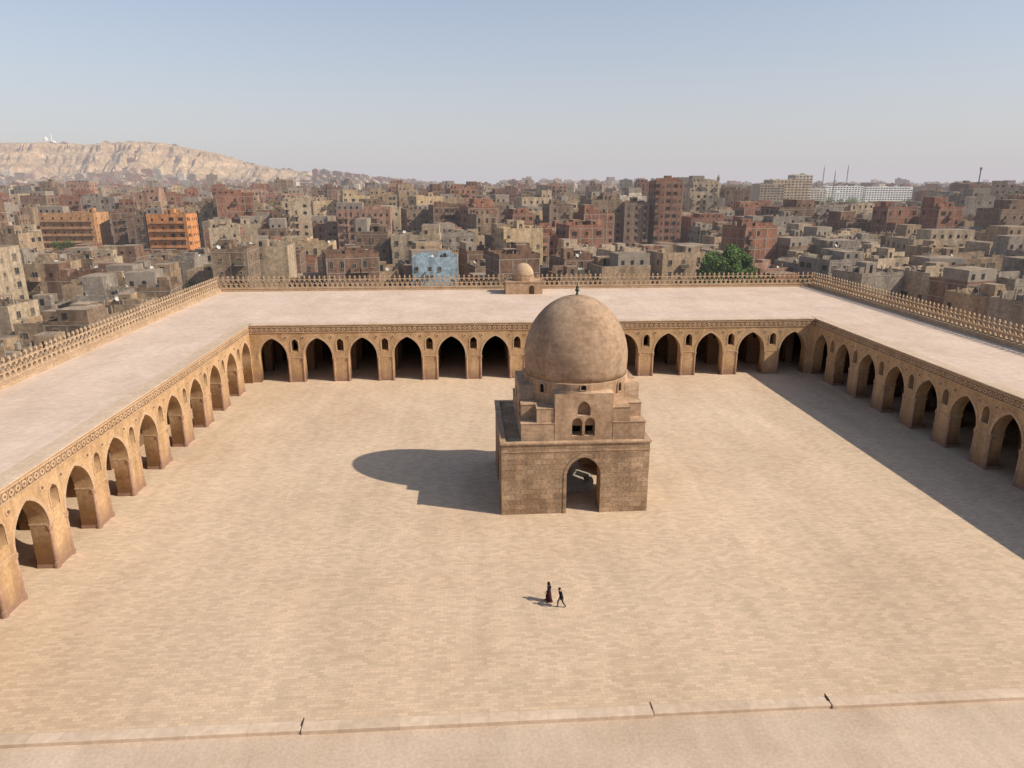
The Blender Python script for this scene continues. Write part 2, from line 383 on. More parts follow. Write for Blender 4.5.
mb = MB(); mb.lathe([(.06,6.15),(.06,6.4),(.16,6.5),(.04,6.65),(.02,7.0)], 8); add('finial', mb.mesh('turret_finial', [M_metal]), root)
mb = MB(); mb.extrude([(-.5,0),(.5,0),(.5,1.3)]+arc_pts(0,.5,1.3,.5,4)[::-1][1:-1]+[(-.5,1.3)], -2.66, -2.58); add('door', mb.mesh('turret_door', [M_wood]), root, (1.6,0,0))

# ------------------------------------------------------------------ domed fountain pavilion
BX0, BX1, BY0, BY1, BH = 3.0, 17.3, 62.0, 75.7, 7.25
CX, CY = 10.95, 68.85
fp = bpy.data.objects.new('domed_fountain_pavilion', None); COL.objects.link(fp)
fp['label'] = 'square brown stone pavilion with stepped upper storey and large dome'; fp['category'] = 'pavilion'
def base_wall(length, c, thick):
    o = [(0,0),(c-1.65,0)] + arc_pts(c, 1.65, 3.9, 1.95) + [(c+1.65,0),(length,0),(length,BH),(0,BH)]
    return wall_mesh('base_wall', o, [], thick, [M_stone])
W = BX1-BX0; D = BY1-BY0
add('base_wall', base_wall(W, CX-BX0, 2.0), fp, (BX0, BY0, 0))
add('base_wall', base_wall(W, BX1-CX, 2.0), fp, (BX1, BY1, 0), rad(180))
add('base_wall', base_wall(D-4, (D-4)/2, 2.2), fp, (BX1, BY0+2, 0), rad(90))
add('base_wall', base_wall(D-4, (D-4)/2, 3.2), fp, (BX0, BY1-2, 0), rad(-90))
mb = MB(); mb.box(BX0+.5, BY0+.5, BH-.9, BX1-.5, BY1-.5, BH-.03)
add('roof', mb.mesh('pavilion_roof', [M_tier]), fp)
def ring(name, p, w_, z0, z1):
    mb = MB()
    O = [(BX0-p,BY0-p),(BX1+p,BY0-p),(BX1+p,BY1+p),(BX0-p,BY1+p)]; I = [(BX0+w_,BY0+w_),(BX1-w_,BY0+w_),(BX1-w_,BY1-w_),(BX0+w_,BY1-w_)]
    mb.v = [(x,y,z0) for x,y in O]+[(x,y,z0) for x,y in I]+[(x,y,z1) for x,y in O]+[(x,y,z1) for x,y in I]
    for k in range(4):
        q = (k+1)%4
        for f in ((k,q,8+q,8+k),(8+k,8+q,12+q,12+k),(12+k,12+q,4+q,4+k),(4+k,4+q,q,k)): mb.f.append(f); mb.m.append(0)
    add(name, mb.mesh(name, [M_tier]), fp)
ring('cornice', .11, .45, BH, BH+.16)
ring('string_course', .045, 0, BH-.8, BH-.7)
mb = MB()
o2 = arc_pts(0, 1.65, 3.9, 1.95); o3 = arc_pts(0, 1.95, 3.9, 2.3)
o2 = [(-1.65,0)]+o2+[(1.65,0)]; o3 = [(-1.95,0)]+o3+[(1.95,0)]
for k in range(len(o2)-1):
    a, b, c, d = o2[k], o2[k+1], o3[k+1], o3[k]
    mb.quad((a[0],-.06,a[1]),(b[0],-.06,b[1]),(c[0],-.06,c[1]),(d[0],-.06,d[1])); mb.quad((d[0],-.06,d[1]),(c[0],-.06,c[1]),(c[0],.02,c[1]),(d[0],.02,d[1]))
add('arch_surround', mb.mesh('arch_surround', [M_stone]), fp, (CX, BY0, 0))

tb = MB(); zb = BH-.05; z1, z2, z3 = 9.0, 10.45, 11.95
h, i1, i2 = 6.0, 2.8, 4.5
for sx in (-1, 1):
    for sy in (-1, 1):
        def bx(xa, ya, xb, yb, zt, e=0):
            X = sorted((sx*xa, sx*(xb+e))); Y = sorted((sy*ya, sy*(yb+e)))
            tb.box(X[0], Y[0], zb, X[1], Y[1], zt)
            tb.box(X[0]-.05, Y[0]-.05, zt-.001, X[1]+.05, Y[1]+.05, zt+.07)
        bx(i1+.05, i1+.05, h, h, z1, .004)
        bx(i1+.052, i1+.052, i2, h-.12, z2); bx(i1+.055, i1+.055, h-.122, i2-.003, z2-.004)
tb.box(-i1, -4.5, zb, i1, 4.5, z3); tb.box(-4.5, -i1+.004, zb, 4.5, i1-.004, z3-.006)
add('stepped_storey', tb.mesh('stepped_storey', [M_tier, M_stone]), fp, (CX, CY, 0))
holes = []
for c in (-.62, .62): holes.append([(c-.5, .5)]+arc_pts(c, .5, 1.75, .6, 4)+[(c+.5, .5)])
holes.append([(-.62, 2.55)]+arc_pts(0, .62, 3.15, .85, 5)+[(.62, 2.55)])
pan = wall_mesh('window_panel', [(-i1+.003,0),(i1-.003,0),(i1-.003,z3-zb),(-i1+.003,z3-zb)], holes, 1.48, [M_tier])
pm = MB(); pm.quad((-1.4,1.42,.4),(1.4,1.42,.4),(1.4,1.42,4.2),(-1.4,1.42,4.2)); pmm = pm.mesh('window_dark', [M_dark])  # black sheet behind the holes, painted as interior shade
wc = MB(); wc.lathe([(.12,.5),(.07,.6),(.07,1.6),(.13,1.78)], 8); wcm = wc.mesh('window_colonnette', [M_marble])
for k in range(4):
    a = k*math.pi/2; v = Matrix.Rotation(a, 3, 'Z') @ Vector((0, -h-.01, 0)); p = (CX+v.x, CY+v.y, zb)
    w = add('window', pan, fp, p, a)
    add('window_dark', pmm, w); add('colonnette', wcm, w, (0, .25, 0))
dm = MB(); dm.lathe([(5.3, 8.5),(5.3, 12.6),(5.27,12.65),(5.2,12.67)], 72); add('drum', dm.mesh('drum', [M_tier]), fp, (CX, CY, 0))
prof = [(5.17, 12.62),(5.21,13.3),(5.24,13.9),(5.24, 14.5)]
for k in range(1, 29):
    t = k/28; a = t*math.pi/2
    x = 5.24*math.cos(a)**1.01*(1-.01*math.sin(2*a)) if t < 1 else .02; prof.append((max(x,.02), 14.5+5.9*math.sin(a)**1.06))
dm = MB(); dm.lathe(prof, 72); dob = add('dome', dm.mesh('dome', [M_dome], True), fp, (CX, CY, 0))
fm_ = MB(); zt = 20.4
fm_.lathe([(.22,zt-.1),(.12,zt+.15),(.1,zt+.3),(.26,zt+.48),(.1,zt+.66),(.17,zt+.78),(.05,zt+.92),(.03,zt+1.25)], 12)
add('finial', fm_.mesh('finial', [M_metal]), fp, (CX, CY, 0))
sw = MB()
pts = [(-.25,0)]+arc_pts(0,.25,.6,.3,4)+[(.25,0)]
o_ = [(-.36,-.1)]+arc_pts(0,.36,.6,.42,4)+[(.36,-.1)]; i_ = [(-.25,0)]+arc_pts(0,.25,.6,.3,4)+[(.25,0)]
for k in range(len(o_)):
    q = (k+1)%len(o_); a,b,c,d = i_[k],i_[q],o_[q],o_[k]
    sw.quad((a[0],-.12,a[1]),(b[0],-.12,b[1]),(c[0],-.12,c[1]),(d[0],-.12,d[1])); sw.quad((d[0],-.12,d[1]),(c[0],-.12,c[1]),(c[0],.1,c[1]),(d[0],.1,d[1])); sw.quad((a[0],-.12,a[1]),(b[0],-.12,b[1]),(b[0],.1,b[1]),(a[0],.1,a[1]))
swm = sw.mesh('window_surround', [M_tier])
sd = MB(); sd.extrude(pts, -.02, .05); sdm = sd.mesh('window_dark', [M_dark])  # solid dark pane, painted as the shade of a small opening
for k in range(8):
    a = 2*math.pi*k/8; ww = add('drum_window', sdm, fp, (CX+5.31*math.sin(a), CY-5.31*math.cos(a), 11.5 if k % 2 else 12.08), a, scale=(1,1,1 if k % 2 else .55)); add('surround', swm, ww)
bs_ = MB(); bs_.lathe([(2.3,0),(2.3,.75),(2.0,.75),(1.9,.3)], 8); add('ablution_basin', bs_.mesh('ablution_basin', [M_marble]), None, (CX, CY, 0.004),
    label='octagonal stone ablution basin inside the domed pavilion', category='basin')

# ------------------------------------------------------------------ ground sheets
mb = MB(); mb.quad((OXL-.3, OYN, 0), (OXR+.3, OYN, 0), (OXR+.3, OYF+.3, 0), (OXL-.3, OYF+.3, 0))
add('courtyard_ground', mb.mesh('courtyard_ground', [M_court]), kind='structure', label='sandy paved mosque courtyard', category='ground')
mb = MB(); mb.quad((-30000,-3000,-4.3),(30000,-3000,-4.3),(30000,40000,-4.3),(-30000,40000,-4.3))
add('city_ground', mb.mesh('city_ground', [M_ground]), kind='structure', label='dusty ground of the city streets', category='ground')

# ------------------------------------------------------------------ hill
TAB = [(-.95,144),(-.8,154),(-.66,160),(-.601,162),(-.56,168),(-.52,166),(-.475,169),(-.44,170),(-.412,167),(-.374,155),(-.328,133),(-.296,108),(-.264,88),(-.231,74),(-.179,58),(-.086,34),(0,10),(.06,-8)]
def ztop(s):
    for (a, za), (b, zb_) in zip(TAB[:-1], TAB[1:]):
        if a <= s <= b: return za+(zb_-za)*(s-a)/(b-a)
    return TAB[0][1] if s < TAB[0][0] else -8
PR = [(1900,-.06),(2050,.08),(2200,.20),(2330,.30),(2400,.38),(2430,.52),(2475,.59),(2500,.74),(2550,.81),(2570,.95),(2630,1.0),(3200,1.0),(3800,.9)]
def prof_y(y):
    for (a, pa), (b, pb) in zip(PR[:-1], PR[1:]):
        if a <= y <= b: return pa+(pb-pa)*(y-a)/(b-a)
    return PR[0][1] if y < PR[0][0] else .9
def hill(x, y):
    s = x/max(y, 1)
    w = 150*noise.noise(Vector((x*.0035, 3.1, 0)))+100*noise.noise(Vector((x*.011, y*.002, 0)))+60*noise.noise(Vector((x*.03, y*.006, 0)))+25*noise.noise(Vector((x*.08, y*.02, 0)))
    z = ztop(s)*prof_y(y+w)
    z += 6*noise.fractal(Vector((x*.012, y*.012, 1)), 1, 2, 6)*(1 if z > 5 else .2)
    return z-3
mb = MB(); ns, ny = 420, 150
ys = [1900+(3800-1900)*(j/(ny-1))**1.35 for j in range(ny)]
for j in range(ny):
    for i in range(ns):
        s = -.95+1.02*i/(ns-1); y = ys[j]; mb.v.append((s*y, y, hill(s*y, y)))
for j in range(ny-1):
    for i in range(ns-1):
        a = j*ns+i; mb.f.append((a, a+1, a+ns+1, a+ns)); mb.m.append(0)
add('hill_terrain', mb.mesh('hill_terrain', [M_hill]), kind='structure', label='pale eroded limestone hill beyond the city', category='hill')

# ------------------------------------------------------------------ city buildings
def building(w, d, h, rng, brick, lod, balc=True, faces='SEW', skip=None, big=False, bands=False):
    mb = MB(); wins = []
    hw, hd_ = w/2, d/2; ph = rng.uniform(.4, 1.2); t = .2
    H = h+ph
    i = len(mb.v)
    mb.v += [(-hw,-hd_,0),(hw,-hd_,0),(hw,hd_,0),(-hw,hd_,0),(-hw,-hd_,H),(hw,-hd_,H),(hw,hd_,H),(-hw,hd_,H)]
    for f in [(0,1,5,4),(1,2,6,5),(2,3,7,6),(3,0,4,7)]: mb.f.append(tuple(i+j for j in f)); mb.m.append(0)
    if lod < 2 or rng.random() < .5:
        a, b = hw-t, hd_-t; j = len(mb.v)
        mb.v += [(-a,-b,H),(a,-b,H),(a,b,H),(-a,b,H),(-a,-b,h),(a,-b,h),(a,b,h),(-a,b,h)]
        for k in range(4):
            k2 = (k+1) % 4
            mb.f.append((i+4+k, i+4+k2, j+k2, j+k)); mb.m.append(0)
            mb.f.append((j+k, j+k2, j+4+k2, j+4+k)); mb.m.append(0)
        mb.f.append((j+4, j+5, j+6, j+7)); mb.m.append(1)
    else:
        mb.f.append((i+4,i+5,i+6,i+7)); mb.m.append(1)
    nf = max(1, int(h/3.0)); fh = h/nf
    if brick and lod < 2:
        for k in range(1, nf+1):
            z = k*fh; mb.box(-hw-.05,-hd_-.05,z-.28,hw+.05,hd_+.05,z-.06,3)
        nb = max(1, round(w/4)); 
        for k in range(nb+1):
            x = -hw+k*w/nb; x = min(max(x, -hw+.12), hw-.12); mb.box(x-.14,-hd_-.035,0,x+.14,-hd_+.2,h-.31,3)
        nb = max(1, round(d/4))
        for k in range(nb+1):
            y = -hd_+k*d/nb; y = min(max(y, -hd_+.22), hd_-.22)
            mb.box(hw-.2,y-.14,0,hw+.03,y+.14,h-.32,3); mb.box(-hw-.03,y-.14,0,-hw+.2,y+.14,h-.32,3)
    if bands:    # full-width balcony bands with recess shadow
        for fl in range(1, nf):
            z = fl*fh; mb.box(-hw+.8,-hd_-1.2,z-.1,hw-.8,-hd_-.01,z+.05,3)
            mb.box(-hw+.8,-hd_-1.2,z+.05,hw-.8,-hd_-1.1,z+1.0,0)
    if skip is None: skip = rng.choice([.08, .2, .35, .55]) if lod < 2 else rng.choice([.2, .4, .6])
    style = [rng.choice([(.5,.65),(.45,.6),(.7,.65),(.35,.5)]), rng.choice([(.3,.35),(.9,.7),(.4,.9)])]
    for F in faces:
        Lf = w if F == 'S' else d
        nb = max(1, int(Lf/(rng.uniform(2.2, 3.8) if not big else 4.2)))
        if F != 'S' and rng.random() < .35: continue
        if F == 'S' and skip > .1 and rng.random() < .12: continue
        bcol = {b for b in range(nb) if rng.random() < .35} if balc and F == 'S' and not bands else set()
        bst = [style[1] if rng.random() < .3 else style[0] for b in range(nb)]
        jit = [rng.uniform(-.35,.35) for b in range(nb)]
        for fl in range(nf):
            for b in range(nb):
                if rng.random() < skip: continue
                c = -Lf/2+(b+.5)*Lf/nb+(0 if big else jit[b]); z0 = fl*fh+.95; ww, wh = bst[b] if not big else (1.45,.75)
                m = 5 if rng.random() < .25 else 2
                if F == 'S': P = (c, -hd_, 0)
                elif F == 'E': P = (hw, c, math.pi/2)
                else: P = (-hw, c, -math.pi/2)
                if lod == 0: wins.append((P[0], P[1], z0, P[2], ww, wh, m))
                else:
                    e = .07 if lod == 1 else .1
                    if F == 'S': mb.quad((c-ww,-hd_-e,z0),(c+ww,-hd_-e,z0),(c+ww,-hd_-e,z0+2*wh),(c-ww,-hd_-e,z0+2*wh), m)
                    elif F == 'E': mb.quad((hw+e,c-ww,z0),(hw+e,c+ww,z0),(hw+e,c+ww,z0+2*wh),(hw+e,c-ww,z0+2*wh), m)
                    else: mb.quad((-hw-e,c+ww,z0),(-hw-e,c-ww,z0),(-hw-e,c-ww,z0+2*wh),(-hw-e,c+ww,z0+2*wh), m)
                if b in bcol and fl > 0 and lod < 2:
                    z = fl*fh; mb.box(c-1.15,-hd_-1.15,z-.1,c+1.15,-hd_-.01,z+.05,3)
                    mb.box(c-1.15,-hd_-1.15,z+.05,c+1.15,-hd_-1.05,z+.95,rng.choice([0,0,5])); mb.box(c-1.15,-hd_-1.05,z+.05,c-1.05,-hd_-.01,z+.95,0); mb.box(c+1.05,-hd_-1.05,z+.05,c+1.15,-hd_-.01,z+.95,0)
    if lod < 2 or rng.random() < .6:
        bw, bd, bh = rng.uniform(2.2, 4), rng.uniform(2.2, 4), rng.uniform(2.1, 3)
        cx = rng.uniform(-hw+bw/2+.4, max(-hw+bw/2+.5, hw-bw/2-.4)); cy = rng.uniform(-hd_+bd/2+.4, max(-hd_+bd/2+.5, hd_-bd/2-.4))
        mb.box(cx-bw/2, cy-bd/2, h+.002, cx+bw/2, cy+bd/2, h+bh, 0, 1)
        mb.quad((cx-.4,cy-bd/2-.05,h+.01),(cx+.4,cy-bd/2-.05,h+.01),(cx+.4,cy-bd/2-.05,h+1.9),(cx-.4,cy-bd/2-.05,h+1.9),2)
    if rng.random() < (.55 if lod < 2 else .35) and not big:
        a, b = rng.uniform(.3,.75)*w, rng.uniform(.35,.8)*d; x0 = rng.choice([-hw+.25, hw-a-.25]); y0 = rng.choice([-hd_+.25, hd_-b-.25])
        hh = rng.uniform(2.2,4.6); mb.box(x0,y0,h+.004,x0+a,y0+b,h+hh,rng.choice([0,0,3]),1)
        for q in range(int(a/2.6)):
            cq = x0+1.3+q*2.6; mb.quad((cq-.4,y0-.06,h+.9),(cq+.4,y0-.06,h+.9),(cq+.4,y0-.06,h+2),(cq-.4,y0-.06,h+2),2)
    if lod < 2:
        for k in range(rng.randint(7, 18)):
            x, y = rng.uniform(-hw+.8, hw-.8), rng.uniform(-hd_+.8, hd_-.8); q = rng.random()
            if q < .45: 
                a = rng.uniform(.5,1.9); mb.box(x-a/2,y-a/3,h+.003,x+a/2,y+a/3,h+rng.uniform(.3,1.4),rng.choice([0,1,3,5,5]))
            elif q < .53: mb.lathe([(.45,h+.4),(.45,h+1.4),(.1,h+1.55)],8,x,y,rng.choice([3,2])); mb.box(x-.4,y-.4,h+.003,x+.4,y+.4,h+.4,5)
            elif q < .8:
                a = rng.uniform(2,min(w,d)*.6); x=max(min(x,hw-a/2-.3),-hw+a/2+.3); mb.box(x-a/2,y-.08,h+.003,x+a/2,y+.08,h+rng.uniform(.8,2.2),0)
            else:
                for xx in (-hw+.6, 0, hw-.6): mb.box(xx-.13,y-.13,h+.003,xx+.13,y+.13,h+rng.uniform(1,1.9),3)
        if rng.random() < .4:
            x, y = rng.uniform(-hw*.4, hw*.4), rng.uniform(-hd_*.3, hd_*.3)
            mb.box(x-1.6,y-1.2,h+2.0,x+1.6,y+1.2,h+2.1,rng.choice([5,5,1,3]))
            for ax in (-1.5,1.4):
                for ay in (-1.1,1.0): mb.box(x+ax,y+ay,h+.003,x+ax+.1,y+ay+.1,h+2.0,5)
    return mb, wins, h, H

mb = MB(); mb.lathe([(.02,0),(.3,.05),(.5,.17),(.55,.24),(.52,.24),(.3,.1),(.02,.05)],10,cap=False)
DISH = mb.mesh('satellite_dish',[M_cwhite]); DISH.transform(Matrix.Translation((0,0,.9)) @ Matrix.Rotation(rad(55),4,'X'))
WIN = {}
def win_mesh(ww, wh, m):
    k = (ww, wh, m)
    if k not in WIN:
        mb = MB(); mb.quad((-ww,-.03,0),(ww,-.03,0),(ww,-.03,2*wh),(-ww,-.03,2*wh),0)
        for (a,b,c,d) in ((-ww-.09,-.09,-ww,2*wh+.09),(ww,-.09,ww+.09,2*wh+.09)): mb.box(a,-.1,b,c,.02,d,1)
        mb.box(-ww,-.1,2*wh,ww,.02,2*wh+.09,1); mb.box(-ww-.12,-.18,-.12,ww+.12,.02,-.0,1); mb.box(-.03,-.07,0,.03,-.02,2*wh,1)
        WIN[k] = mb.mesh('window',[M_cdark if m == 2 else M_cshut, M_cconc])
    return WIN[k]

def mats_for(kind): return [MW[kind], M_croof, M_cdark, M_cconc, M_cwhite, M_cshut]
footprints = []; lowzones = []
n_ind = 0
NUM = {1:'one',2:'two',3:'three',4:'four',5:'five',6:'six',7:'seven',8:'eight',9:'nine',10:'ten',11:'eleven',12:'twelve'}
def place(x, y, w, d, ztop_, kind, rng, lod, ang=0, label=None, zb_=-4.3, name='apartment_building', balc=True, skip=None, big=False, bands=False):
    global n_ind
    brick = 'brick' in kind or kind in ('grey concrete', 'dusty brown')
    h = ztop_-zb_
    mb, wins, hh, H = building(w, d, h, rng, brick, 0 if lod == 0 else 1, balc, skip=skip, big=big, bands=bands)
    nf = max(1, int(h/3))
    lab = label or ('%s apartment building with %s storeys and cluttered flat roof' % (kind, NUM.get(nf, 'many')))
    o = add(name, mb.mesh('apartment_building', mats_for(kind)), None, (x, y, zb_), ang, label=lab, category='building', group='apartment buildings of the city')
    for (wx, wy, wz, wr, ww, wh, m) in wins[:100]:
        if wz > 0: add('window', win_mesh(ww, wh, m), o, (wx, wy, wz), wr)
    if lod == 0 and rng.random() < .8:
        for k in range(rng.randint(1, 3)):
            add('satellite_dish', DISH, o, (rng.uniform(-w/2+.8, w/2-.8), rng.uniform(-d/2+.8, d/2-.8), hh), rng.uniform(-.6,.6)+.6)
    n_ind += 1
    return o

SPEC = [ # x,y,w,d,ztop,kind,label,clear
 (-179,342,24,14,17.5,'orange-tan plastered','long orange-tan apartment block with balcony bands',1),
 (-122,308,16,12,18.5,'bright orange','bright orange apartment building with balcony bands',1),
 (-133,309,4.5,13,18,'dusty brown','narrow dark brown building beside bright orange block',1),
 (-15,222,14.5,13,15.5,'beige plastered','grey-beige apartment building behind the crenellated wall',0),
 (-29,228,10,12,16,'dusty brown','dusty brown apartment building beside beige block',0),
 (-52,236,17,13,11.5,'ochre plastered','low ochre house with flat roof behind the mosque',0),
 (91,325,12.3,13,31.5,'red brick','tall red-brown brick tower rising above the rooftops',1),
 (77,326,11,12,22,'dusty brown','unfinished brown apartment building beside brick tower',1),
 (-8,184,11.5,7,11.8,'pale blue','low pale blue painted rooftop building behind crenellated wall',0),
 (398,880,46,28,34,'ochre plastered','large ochre institutional building on high ground',2),
 (372,872,30,26,29,'tan plastered','tan stepped wing of large institutional building',2),
 (418,886,22,22,40,'cream plastered','tall cream upper block of large institutional building',2),
 (508,1052,50,20,22,'cream plastered','long low cream building with window rows',2),
 (566,1062,58,20,26,'white painted','long low white building with window rows',2),
 (640,1068,72,20,25,'white painted','long low white institutional building with window rows',2),
 (140,190,17,14,11,'tan plastered','weathered tan apartment building outside the mosque wall',0),
 (160,188,18,15,12.5,'grey concrete','grey concrete apartment building outside the mosque wall',0),
 (122,176,14,13,9.5,'dusty brown','dusty brown apartment building outside the mosque wall',0),
 (118,212,17,14,12,'grey concrete','unfinished grey apartment building with cluttered roof',0),
 (150,222,20,15,13.5,'beige plastered','wide beige apartment building outside the mosque wall',0),
 (182,226,18,16,14.5,'tan plastered','large tan apartment building with flat cluttered roof',0),
 (-106,158,14,13,17,'beige plastered','beige apartment block just beyond the crenellated wall',1),
 (26,250,17,12,13,'red brick','wide red brick apartment building with flat roof',0),
 (-46,335,24,13,19,'dull pink plastered','dull pink apartment building with flat roof',1),
]
for (x,y,w,d,zt_,kd,lb,clr) in SPEC:
    footprints.append((x,y,max(w,d)/2+5 if y < 800 else 38))
    if clr: lowzones.append((x/y, w/2/y+.012, y))
    place(x,y,w,d,zt_,kd,random.Random(int(x*7+y)),0 if y < 240 else 1,0,lb, balc=(y<450), name='apartment_building' if y < 800 else 'institutional_building', zb_=-4.3, skip=.02 if clr else None, big=(clr == 2), bands='orange' in kd)

def in_view(x, y, marg=1.06):
    f = .0645*x+.998*y; r = .998*x-.0645*y
    return f > 60 and abs(r)/f < .735*marg+6/f
TREES = [(66.5,178,19.8,8.5),(96,166,13,5.0),(150,250,13,5),(-70,185,11,4),(210,300,14,6),(118,156,11,4.5),(108,146,10,4),(-88,215,10,4),(330,560,18,9),(300,520,17,8),(345,590,18,9),(-180,330,11,5),(30,300,12,4.5),(250,420,16,7),(172,206,14,5.5),(133,165,12,5),(235,330,16,7)]
for t in TREES: footprints.append((t[0], t[1], t[3]*.9+3))
cands = []
rc = random.Random(12)
def gen(y0, y1, S, street, every):
    y = y0; row = 0
    while y < y1:
        x = -y*.85
        col = 0
        while x < y*.95+20:
            xx = x+rc.uniform(-1.8,1.8); yy = y+rc.uniform(-1.8,1.8); q = rc.random()
            x += S+(street if col % every == every-1 else 0); col += 1
            if not in_view(xx, yy): continue
            if -66 < xx < 88 and yy < 170: continue
            if 50 < xx < 80 and yy < 184: continue
            if any((xx-a)**2+(yy-b)**2 < c*c for a,b,c in footprints): continue
            if q < .04: continue
            cands.append((math.hypot(xx, yy), xx, yy, S))
        y += S*.95+(street if row % 3 == 2 else 0); row += 1
gen(60, 300, 13.2, 3, 4); gen(312, 1450, 16.0, 4, 4)
cands.sort()
KW = ['red brick']*9+['brown brick']*7+['beige plastered']*4+['tan plastered']*6+['grey concrete']*4+['dusty brown']*6+['ochre plastered']*1+['dull pink plastered']*2+['cream plastered']
stuff = MB()
slot = {k: i for i, k in enumerate(WN)}
ST = [MW[k] for k in WN]+[M_croof, M_cdark, M_cconc, M_cwhite, M_cshut]
NW = len(WN)
def push(mb, kd, ang, x, y, z):
    mb.m = [slot[kd] if m == 0 else NW+m-1 for m in mb.m]; stuff.merge(mb, ang, x, y, z)
def zlim(x, y):
    s = x/y; L_ = 99
    for c, hw_, yy in lowzones:
        if abs(s-c) < hw_+7/y and y < yy:
            L_ = min(L_, max(2.5, 31.1-(.135 if yy < 200 else .094 if yy < 700 else .031)*y))
    return L_
for n, (dd_, x, y, S) in enumerate(cands):
    rg = random.Random(2000+n)
    kd = rg.choice(KW)
    if dd_ < 260 and kd == 'cream plastered': kd = 'beige plastered'
    if x > 60 and kd == 'ochre plastered': kd = 'grey concrete'
    w, d = rg.uniform(.6, 1.08)*S, rg.uniform(.6, 1.02)*S
    if x < -60 and dd_ < 280:
        kd = rg.choice(['tan plastered','dusty brown','grey concrete','tan plastered','beige plastered','brown brick'])
        w, d = rg.uniform(.5, .85)*S, rg.uniform(.5, .85)*S
    if x > 90 and dd_ < 310: kd = rg.choice(['tan plastered','dusty brown','grey concrete','beige plastered','brown brick','beige plastered'])
    zt_ = min(29, max(2.5, rg.gauss(10.0 if dd_ < 300 else 15.0, 4.4 if dd_ < 300 else 5.4)))
    if x < -60 and dd_ < 220: zt_ = min(zt_, 8)
    if x > 90 and dd_ < 310: zt_ = min(zt_, 11.5)
    if rg.random() < .08 and dd_ > 330: zt_ += 7
    zt_ = min(zt_, max(1.5, zlim(x, y)+rg.uniform(-2, 0)))
    ang = .28*math.sin(x/120+y/200)+rg.uniform(-.1,.1)
    if n < 273: place(x, y, w, d, zt_, kd, rg, 0 if n < 80 else 1, ang)
    else:
        lod = 1 if dd_ < 640 else 2
        mb, _, _, _ = building(w, d, zt_+4.3, rg, ('brick' in kd) and lod < 2, lod, balc=lod < 2, faces='SE' if x < 0 else 'SW')
        push(mb, kd, ang, x, y, -4.3)
y = 1460
while y < 5200:
    st = 23+(y-1300)*.011
    x = -y*.85
    while x < y*.9:
        xx = x+rc.uniform(-5,5); yy = y+rc.uniform(-6,6)
        x += st
        if not in_view(xx, yy, 1.02): continue
        zb_ = -4.3; s = xx/yy
        if s < .05 and yy > 1900:
            if yy > 3750: continue
            zb_ = max(-4.3, hill(xx, yy)-2)
            pf = prof_y(yy)
            if pf > .34 and yy < 2640 and s < -.2: continue
            if yy >= 2640 and s < -.2 and rc.random() < .55: continue
            h = rc.uniform(4, 8) if yy >= 2640 else rc.uniform(12, 22)
            if s >= -.2: h = rc.uniform(10, 20)
        else:
            h = max(8, rc.gauss(23, 6)) if yy < 2200 else max(12, rc.gauss(30, 9))
            if xx > yy*.28: h *= .82
            if rc.random() < .05 and xx < yy*.3: h *= 1.4
        rg = random.Random(int(xx*13+yy)); kd = rg.choice(KW)
        mb = MB(); w, d = rg.uniform(12, 22)*(1+(yy-1300)/6000), rg.uniform(12, 20)
        mb.box(-w/2,-d/2,0,w/2,d/2,h,0,1)
        if rg.random() < .6: mb.box(-w*.2,-d*.2,h-.1,w*.15,d*.2,h+3,0,1)
        if yy < 2600:
            for fl in range(max(0,int(h/3)-4), int(h/3)):
                for b in range(int(w/4)):
                    if rg.random() < .6: c = -w/2+2+b*4; mb.quad((c-.8,-d/2-.2,fl*3+.9),(c+.8,-d/2-.2,fl*3+.9),(c+.8,-d/2-.2,fl*3+2.4),(c-.8,-d/2-.2,fl*3+2.4),2)
        push(mb, kd, .3*math.sin(xx/300+yy/400), xx, yy, zb_)
    y += 22+(y-1300)*.03
add('apartment_building', stuff.mesh('distant_buildings', ST), kind='stuff', label='mass of distant brown brick and concrete houses', category='building')

# ------------------------------------------------------------------ minarets and masts
def minaret(x, y, s, label, m, name='minaret'):
    root = bpy.data.objects.new(name, None); COL.objects.link(root); root.location = (x, y, -4.3); root.scale = (s,)*3
    root['label'] = label; root['category'] = 'minaret'; root['group'] = 'minarets above the city'
    mb = MB(); mb.box(-2,-2,0,2,2,16); mb.box(-2.6,-2.6,16,2.6,2.6,17); mb.lathe([(1.5,17),(1.5,27)],8); add('shaft', mb.mesh('shaft',[m]), root)
    mb = MB(); mb.lathe([(1.5,27),(2.3,28),(2.3,29)],12); add('balcony', mb.mesh('balcony',[M_cconc]), root)
    mb = MB(); mb.lathe([(1.0,29),(1.0,34),(1.4,34.5),(1.3,36),(.6,37.6),(.1,38.4),(.06,40.5)],10); add('lantern', mb.mesh('lantern',[m]), root)
    return root
minaret(243, 686, 1.12, 'slender tan stone minaret among brick houses', MW['tan plastered'])
minaret(25, 1150, 1.0, 'thin pale minaret above dense distant rooftops', MW['beige plastered'])
root = bpy.data.objects.new('hilltop_mosque', None); COL.objects.link(root); root.location = (-1455,2690,hill(-1455,2690)-3)
root['label'] = 'small white mosque with dome on top of limestone hill'; root['category'] = 'mosque'
mb = MB(); mb.box(-22,-10,-6,22,10,13,0); add('hall', mb.mesh('hall',[MW['white painted']]), root)
mb = MB(); mb.lathe([(7,13),(7.2,17),(6.5,21),(4,24.5),(.1,26.5)],16,-6,0); add('dome', mb.mesh('white_dome',[MW['white painted']]), root)
mb = MB(); mb.lathe([(2.6,12),(2.4,30),(3,31),(1.6,32),(.1,37)],10,13,0); add('tower', mb.mesh('tower',[MW['white painted']]), root)
